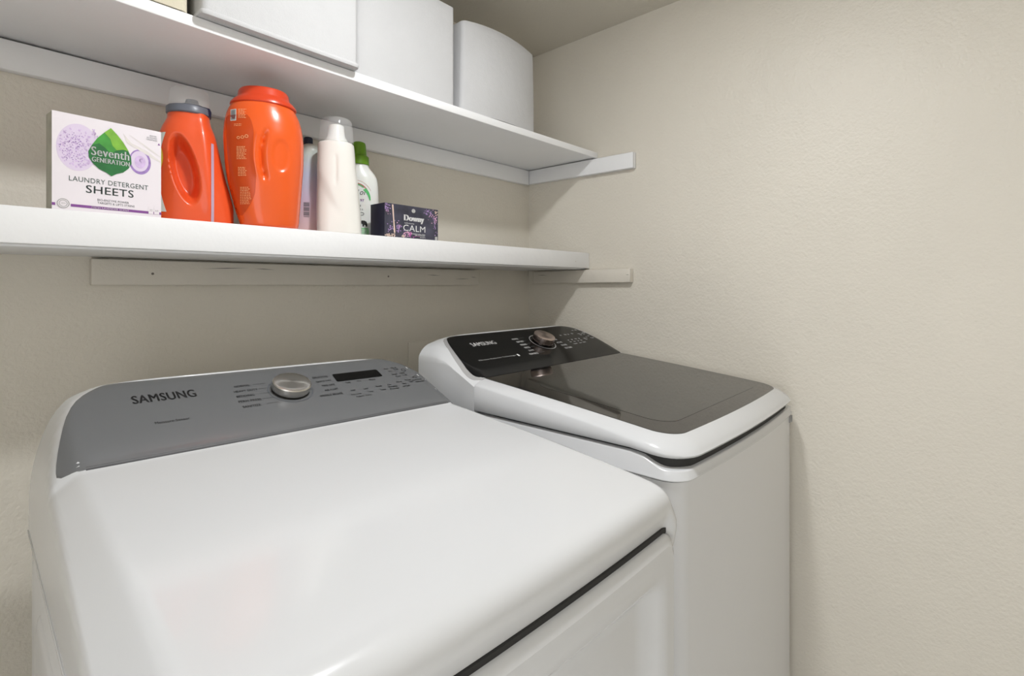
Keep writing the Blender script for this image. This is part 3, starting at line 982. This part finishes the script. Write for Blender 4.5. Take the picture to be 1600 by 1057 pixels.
# dryer sheet carton
cw, ch, cd = .1665, .0825, .058
cb = thing('dryer_sheet_carton', 'dark slate carton of dryer sheets with purple flowers and white lettering', 'carton', (-.8365, -.265, ZL + .0003), math.radians(1.6))
box('carton_body', 0, cw, .0006, cd, 0, ch, M['calm_side'], cb, bev=.0008)
box('front_face', .0002, cw - .0002, 0, .0012, .0002, ch - .0002, M['calm'], cb)
fc = lambda o: face_map(cw, ch, 0, o)
def blobs(s, cx, cy, sx, sy, n, r0, r1):
    for i in range(n):
        u = min(.985, max(.012, random.gauss(cx, sx)))
        v = min(.975, max(.03, random.gauss(cy, sy)))
        s.disc(u, v, random.uniform(r0, r1), random.uniform(r0, r1) * 1.7, 7, 0)
s = FSheet(); blobs(s, .05, .12, .03, .08, 26, .006, .013); blobs(s, .80, .12, .035, .06, 30, .006, .012); blobs(s, .24, .70, .035, .09, 24, .007, .015); blobs(s, .93, .45, .025, .16, 30, .005, .011); blobs(s, .10, .72, .03, .1, 14, .007, .013)
s.build('flower_print', fc(.0002), M['mauve'], cb)
s = FSheet(); blobs(s, .93, .30, .03, .10, 18, .005, .012); blobs(s, .40, .86, .05, .05, 26, .007, .015); blobs(s, .86, .20, .03, .06, 12, .004, .009); blobs(s, .06, .25, .02, .05, 8, .004, .008); blobs(s, .26, .62, .02, .05, 8, .005, .009)
s.build('petal_print', fc(.0003), M['pink'], cb)
s = FSheet(); blobs(s, .10, .92, .05, .03, 22, .008, .015); blobs(s, .95, .10, .02, .04, 12, .006, .012); blobs(s, .34, .93, .03, .02, 8, .007, .013)
s.poly([(.125, .03), (.150, .03), (.165, .45), (.185, .85), (.160, .85), (.145, .45)])
s.build('stem_print', fc(.0004), M['peach'], cb)
s = FSheet(); blobs(s, .46, .80, .015, .05, 10, .006, .012); blobs(s, .52, .93, .05, .02, 10, .005, .010); s.build('bloom_print', fc(.0005), M['magenta'], cb)
for nm, args in (('brand_lettering', ('Downy', .345, .515, .365, .235, .035)), ('range_lettering', ('infusions', .350, .550, .175, .045, .02)), ('title_lettering', ('CALM', .325, .765, .415, .185, .0))):
    s = FSheet(); s.text(*args[:5], bold=args[5]); s.build(nm, fc(.0008), M['ink_white'], cb)
s = FSheet()
s.text('LAVENDER & VANILLA BEAN', .470, .850, .265, .030, bold=.03); s.text('FABRIC SOFTENER SHEETS', .540, .885, .195, .026, bold=.03); s.text('105 SHEETS', .640, .940, .10, .032, bold=.03)
s.build('fine_print', fc(.0008), M['ink_white'], cb)
s = FSheet(); s.disc(.515, .140, .036, .062, 24); s.build('emblem', fc(.0006), M['trim_grey'], cb)
s = FSheet(); s.rect(.935, .86, .985, .975); s.build('seal_print', fc(.0006), M['trim_grey'], cb)

# ---------- bottles
def at(px_u, dy):
    """point on the shelf seen along a horizontal bearing u, at distance dy from the camera's wall line"""
    th = math.radians(47.6)
    rx, ry = 805 * math.sin(th) + px_u * math.cos(th), 805 * math.cos(th) - px_u * math.sin(th)
    x, y = CX + rx / ry * dy, CY + dy
    return x, y, math.atan2(CX - x, -(CY - y))
def bvh_of(o):
    me = o.data
    return BVHTree.FromPolygons([v.co.copy() for v in me.vertices], [tuple(p.vertices) for p in me.polygons])
def caster(o, off, direction=Vector((0, 1, 0))):
    tree = bvh_of(o)
    def fn(u, v):
        hit = tree.ray_cast(Vector((u, 0, v)) - direction * .3, direction)
        if hit[0] is None:
            q = tree.find_nearest(Vector((u, -.03, v)))
            n = q[1] if q[1].y < 0 else -q[1]
            return q[0] + n * off
        n = hit[1] if hit[1].dot(direction) < 0 else -hit[1]
        return hit[0] + n * off
    return fn
def body(name, prof, m, parent, dent=None, seg=96, zstep=.004, n_exp=2.4, angle=60, caps=True):
    """prof rows: z, cx, rx, ry, n"""
    tabs = [[(p[0], p[k]) for p in prof] for k in range(1, 5)]
    z0, z1 = prof[0][0], prof[-1][0]
    k = max(2, int((z1 - z0) / zstep))
    zs = sorted(set([z0 + (z1 - z0) * i / k for i in range(k + 1)] + [p[0] for p in prof]))
    rings = []
    for z in zs:
        cx, rx, ry, n = [smooth_tab(t, z) for t in tabs]
        D = sring(z, cx, 0, rx, ry, n, 720)
        L = [0.0]
        for i in range(720):
            L.append(L[-1] + (D[(i + 1) % 720] - D[i]).length)
        R, k_ = [], 0
        for i in range(seg):                   # even spacing round the outline
            q = L[-1] * i / seg
            while L[k_ + 1] < q:
                k_ += 1
            R.append(D[k_].lerp(D[(k_ + 1) % 720], (q - L[k_]) / max(1e-9, L[k_ + 1] - L[k_])))
        if dent:
            R = [p + dent(p) for p in R]
        rings.append(R)
    return loft(name, rings, m, parent, angle=angle)
def patch(name, fn, vs, left, right, m, parent, nc=14):
    rows = [[fn(left(v) + (right(v) - left(v)) * j / nc, v) for j in range(nc + 1)] for v in vs]
    return grid(name, rows, m, parent, angle=60)

# orange detergent bottle with handle
x, y, a = at(-500, 1.145)
K = .00104
tb = thing('detergent_bottle', 'orange plastic detergent bottle with grey cap and moulded handle, beside the lilac carton', 'bottle', (x, y, ZL + .0005), a)
tb.scale = (1.036, 1.036, 1.036)
def PX(px, c):
    return (px - c) * K
ZK = .977 / 805
def ZZ(py, zk):
    return (446.5 - py) * zk - .1155
def tdent(p):
    # scooped hollow beside the handle
    u, v = p.x, p.z
    cx, cz, ru, rv = -.0115 - .000, .100, .0200, .060
    lean = (v - cz) * .18
    q = ((u - cx + lean) / ru) ** 2 + ((v - cz) / rv) ** 2
    d = Vector((0, 0, 0))
    if p.y < 0:
        d.y += .030 * (1 - sstep(q, .35, 1.25))
        # rib down the handle edge
        d.y -= .004 * math.exp(-((u - .024 - (v - .1) * -.06) / .010) ** 2) * sstep(v, .0, .04)
        # soft hip above the foot
    return d
rows_ = [(0, 0, .066, .040, 3.2), (.006, 0, .0695, .043, 3.2), (.030, 0, .0695, .0445, 3.0), (.060, -.001, .0650, .0440, 2.9), (.090, -.003, .0590, .043, 2.7), (.120, -.0045, .0540, .041, 2.6),
         (.145, -.0055, .0500, .039, 2.5), (.168, -.0060, .0455, .037, 2.3), (.182, -.0060, .0410, .034, 2.2), (.193, -.0055, .0365, .031, 2.1), (.200, -.0050, .0345, .0300, 2.0), (.214, -.005, .0335, .0295, 2.0)]
tbody = body('bottle_body', rows_, M['orange'], tb, dent=tdent, seg=150, zstep=.0026)
cf = caster(tbody, .0006)
lab_r = lambda v: -.0385 - .0105 * math.cos((v - .10) / .085 * 1.45) + .004
patch('label', cf, [.020 + .0052 * i for i in range(29)], lambda v: -.0625 + .02 * max(0, v - .1) * 2.2, lambda v: -.0445 + .012 * ((v - .095) / .075) ** 2 - .006, M['label_white'], tb, 8)
lf = caster(tbody, .0010)
s = Sheet()
s.arc(-.060, .118, .0125, .0165, -95, 95, 20, sv=2.0)
s.arc(-.060, .118, .0040, .0065, -95, 95, 16, sv=2.2)
s.build('label_ring_print', lf, M['yellow'], tb)
s = Sheet(); s.arc(-.060, .118, .0068, .0120, -90, 90, 20, sv=2.1); s.build('label_swirl_print', lf, M['violet'], tb)
s = Sheet(); s.rect(-.0585, .030, -.0515, .052); s.rect(-.058, .058, -.0515, .062); s.build('label_band_print', lf, M['blue'], tb)
patch('measure_strip', cf, [.004 + .0043 * i for i in range(36)], lambda v: .0300 - .0 * v, lambda v: .0345, M['strip'], tb, 2)
loft('cap', [sring(z, -.005, 0, r, r * .92, 2, 48) for z, r in ((.207, .0345), (.209, .0365), (.2195, .0365), (.2215, .0350), (.222, .030))], M['cap_grey'], tb, angle=40)
lathe('cap_spout', [(.021, .2200), (.021, .2265), (.012, .231), (.010, .238), (.004, .240), (.001, .240)], M['cap_grey'], tb, 32)
loft('cap_latch', [sring(z, .0165, -.006, r, r * .9, 2.5, 24) for z, r in ((.2085, .0145), (.2185, .0155), (.2245, .0130), (.2255, .009))], M['cap_navy'], tb, angle=40)
cup = [sring(z, -.004, 0, r, r * .95, 2.4, 48) for z, r in ((.2225, .0325), (.224, .0335), (.246, .0325), (.253, .0310), (.2565, .0260), (.2575, .015))]
loft('measuring_cup', cup, M['clear'], tb, cap0=False, angle=50)

# orange tub of pods
x, y, a = at(-385, 1.09)
K = .00119
tu = thing('detergent_tub', 'tall bulging orange tub with a deep orange screw lid, right of the handled bottle', 'tub', (x, y, ZL + .0005), a)
def udent(p):
    d = Vector((0, 0, 0))
    if p.y < 0:
        u, v = p.x, p.z
        # curved finger grip
        c = -.0030 - .010 * (1 - ((v - .140) / .055) ** 2)
        w = abs((v - .140) / .050)
        if w < 1.15:
            g = (u - c)
            d.y += .0085 * math.exp(-((g - .006) / .0048) ** 2) * (1 - sstep(w, .70, 1.12)) * (1 if g < .006 else .75)
            d.y -= .0020 * math.exp(-((g + .006) / .005) ** 2) * (1 - sstep(w, .70, 1.12))
        q = ((u - .028) / .017) ** 2 + ((v - .142) / .034) ** 2
        d.y += .0028 * (1 - sstep(q, .55, 1.1))
    return d
rows_ = [(0, .008, .0505, .047, 2.5), (.004, .008, .0535, .050, 2.5), (.030, .0055, .0590, .054, 2.5), (.060, .003, .0640, .057, 2.4), (.100, .000, .0700, .059, 2.3), (.140, -.001, .0735, .060, 2.2),
         (.178, -.002, .0745, .060, 2.15), (.205, -.0028, .0725, .058, 2.1), (.225, -.0035, .0685, .055, 2.05), (.238, -.004, .0635, .052, 2.0), (.247, -.004, .0590, .049, 2.0)]
ub = body('tub_body', rows_, M['orange_tub'], tu, dent=udent, seg=128, zstep=.003)
cf = caster(ub, .0005)
patch('label', cf, [.022 + .0067 * i for i in range(30)], lambda v: -.0640 + .035 * max(0, .07 - v) * 4 * .55 - .0045 * sstep(v, .1, .17), lambda v: smooth_tab([(.02, -.042), (.04, -.028), (.07, -.018), (.10, -.017), (.14, -.022), (.18, -.021), (.205, -.025), (.225, -.040)], v), M['orange_label'], tu, 12)
cf2 = caster(ub, .0012)
s = Sheet()
rr = random.Random(3)
def lines(u0, v1, v0, n, w0, w1):
    for i in range(n):
        v = v1 - (v1 - v0) * i / n
        x_ = u0
        L = rr.uniform(w0, w1)
        while x_ < u0 + L:
            q = rr.uniform(.0018, .0045)
            s.rect(x_, v, min(x_ + q, u0 + L), v + .0011)
            x_ += q + .0009
lines(-.0545, .196, .190, 2, .012, .016)
lines(-.0475, .226, .206, 7, .010, .014)
lines(-.0500, .152, .126, 9, .013, .017)
lines(-.0475, .112, .094, 6, .012, .015)
lines(-.0440, .074, .040, 11, .014, .020)
s.arc(-.047, .170, .0018, .0028, n=14)
s.arc(-.040, .171, .0020, .0030, n=14)
s.arc(-.0330, .173, .0022, .0032, n=14)
s.build('label_lettering', cf2, M['orange_ink'], tu)
s = Sheet(); s.rect(-.0610, .204, -.0510, .228); s.build('barcode_field', caster(ub, .0010), M['label_white'], tu)
s = Sheet()
for i in range(9):
    s.rect(-.0600 + .0009 * i, .2055, -.0600 + .0009 * i + (.0006 if i % 3 else .0003), .2265)
s.build('barcode', caster(ub, .0014), M['ring'], tu)
lr = [(.2460, .0605, .0500), (.2480, .0620, .0515), (.2520, .0610, .0510), (.2580, .0560, .0480), (.2620, .0510, .0450), (.2660, .0485, .0430), (.2760, .0470, .0415), (.2800, .0445, .0395), (.2820, .0380, .034), (.2825, .02, .02)]
loft('tub_lid', [sring(z, -.003, 0, rx, ry, 2.05, 72) for z, rx, ry in lr], M['orange_lid'], tu, angle=40)

# ivory bottle with clear cap
x, y, a = at(-271, 1.10)
iv = thing('softener_bottle', 'tall ivory bottle with a clear dome cap, between orange tub and green cap', 'bottle', (x, y, ZL + .0005), a)
def idn(p):
    d = Vector((0, 0, 0))
    if p.y < 0:
        u, v = p.x, p.z
        d.y += .0035 * math.exp(-((u + .006) / .0035) ** 2) * sstep(v, .105, .125) * (1 - sstep(v, .170, .185))
        e = -.040 + (.135 - v) * .55
        if v < .14:
            d.y += .0035 * (1 - sstep(u - e, -.016, .008)) * sstep(v, .02, .07)
    return d
rows_ = [(0, .002, .0465, .034, 2.7), (.005, .002, .0490, .036, 2.7), (.040, .001, .0490, .037, 2.6), (.080, -.001, .0470, .0365, 2.5), (.120, -.002, .0450, .036, 2.4), (.160, -.0045, .0425, .035, 2.3), (.195, -.005, .0405, .034, 2.2),
         (.208, -.0055, .0395, .0335, 2.1), (.2115, -.0055, .0365, .031, 2.1), (.2125, -.0055, .031, .028, 2)]
body('bottle_body', rows_, M['ivory'], iv, dent=idn)
loft('spout', [sring(z, -.005, 0, r, r, 2, 32) for z, r in ((.2120, .0265), (.218, .0255), (.226, .0200), (.240, .0180), (.252, .0170), (.2545, .013), (.2548, .004))], M['white_plastic'], iv, angle=40)
loft('clear_cap', [sring(z, -.005, 0, r, r * .95, 2, 48) for z, r in ((.2128, .0385), (.2160, .0390), (.240, .0375), (.258, .0355), (.264, .0335), (.2675, .0280), (.2685, .015))], M['clear'], iv, cap0=False, angle=50)

# pastel bottle mostly hidden behind the tub
x, y, a = at(-316, 1.175)
pb = thing('softener_bottle', 'pink and lavender bottle with black cap squeezed behind the orange tub', 'bottle', (x, y, ZL + .0005), a)
rows_ = [(0, 0, .034, .024, 2.6), (.005, 0, .036, .026, 2.6), (.060, 0, .036, .026, 2.5), (.110, -.002, .033, .025, 2.4), (.150, -.001, .029, .024, 2.3), (.180, .000, .0265, .023, 2.2), (.200, .0015, .0250, .022, 2.1), (.212, .0015, .019, .018, 2), (.217, .001, .013, .013, 2)]
pbb = body('bottle_body', rows_, M['pastel'], pb)
loft('cap', [sring(z, -.0035, 0, r, r, 2, 32) for z, r in ((.214, .0105), (.216, .0110), (.231, .0105), (.2335, .0085))], M['cap_navy'], pb, angle=40)
s = Sheet()
for i in range(10):
    s.rect(-.013, .043 + .0036 * i, -.001, .043 + .0036 * i + (.0022 if i % 3 else .0012))
s.build('barcode', caster(pbb, .0008), M['ring'], pb)

# white bottle with green cap
x, y, a = at(-238, 1.185)
gb = thing('detergent_bottle', 'small white bottle with a leaf green cap beside the dark slate carton', 'bottle', (x, y, ZL + .0005), a)
rows_ = [(0, .001, .0440, .027, 2.8), (.005, .001, .0465, .029, 2.8), (.050, .001, .0470, .030, 2.7), (.100, .0005, .0468, .030, 2.6), (.135, 0, .0460, .0295, 2.5), (.158, 0, .0430, .028, 2.4), (.172, -.0005, .0365, .026, 2.2), (.183, -.001, .0280, .0235, 2.1), (.190, -.001, .0235, .022, 2), (.196, -.001, .0225, .0215, 2)]
gbb = body('bottle_body', rows_, M['white_plastic'], gb)
loft('cap', [sring(z, -.002, 0, r, r, 2, 40) for z, r in ((.1935, .0245), (.1950, .0255), (.214, .0250), (.2165, .0225), (.219, .0195), (.2440, .0175), (.2500, .0160), (.2530, .0110), (.2538, .003))], M['green_cap'], gb, angle=35)
gf = caster(gbb, .0007)
s = Sheet()
s.arc(-.012, .105, .0350, .0372, 28, 118, 26, sv=1.05)
s.arc(-.012, .105, .0428, .0434, 25, 118, 26, sv=1.05)
s.build('label_arc_print', gf, M['red_ink'], gb)
s = Sheet()
vs3 = []
for i in range(11):
    t = math.radians(46 - i * 5.0)
    w = .0105 * (1 - i / 14)
    R = .0365
    vs3.append(((-.010 + (R - w) * math.cos(t), .103 + 1.05 * (R - w * .6) * math.sin(t)), (-.010 + R * math.cos(t), .103 + 1.05 * R * math.sin(t))))
s.add([p for q in vs3 for p in q], [(2 * i, 2 * i + 1, 2 * i + 3, 2 * i + 2) for i in range(10)])
s.arc(-.012, .105, .0322, .0345, 50, 118, 20, sv=1.05)
s.build('label_swoosh_print', caster(gbb, .0009), M['green_ink'], gb)
s = Sheet()
for i, chx in enumerate('WE GROW IT YOU LOVE IT'):
    pass
s.text('ol', -.0005, .1130, .0120, .0140, bold=.01, slant=.25)
s.text('d', -.0150, .1120, .0100, .0140, bold=.01, slant=.25)
s.text('1', .0010, .0830, .0015, .0050)
s.text('8 6', .0000, .0740, .0080, .0045)
s.arc(.0060, .0650, .0032, .0045, -90, 90, 14, sv=.9)
s.rect(-.0030, .0679, .0060, .0691)
s.rect(-.0010, .0609, .0060, .0621)
s.build('label_lettering', gf, M['ink_and_shade_grey'], gb)
s = Sheet(); s.text('97', .0015, .0960, .0090, .0065, bold=.04); s.build('label_number', gf, M['purple'], gb)
s = Sheet()
s.poly([(.0015, .0465), (.0060, .0485), (.0120, .0480), (.0165, .0455), (.0185, .0400), (.0180, .0330), (.0150, .0330), (.0140, .0370), (.0110, .0375), (.0100, .0330), (.0070, .0330), (.0068, .0390), (.0030, .0410), (.0005, .0430)])
s.build('bear_print', gf, M['ink_black'], gb)
s = Sheet()
s.poly([(-.0030, .0290), (.0080, .0300), (.0205, .0300), (.0225, .0220), (.0215, .0130), (.0150, .0090), (.0050, .0085), (-.0030, .0100), (-.0045, .0190)])
s.build('badge_print', gf, M['green_pale'], gb)
s = Sheet()
for i in range(3):
    s.rect(.003, .0235 - .0045 * i, .017, .0250 - .0045 * i)
s.build('badge_lettering', caster(gbb, .0010), M['label_white'], gb)
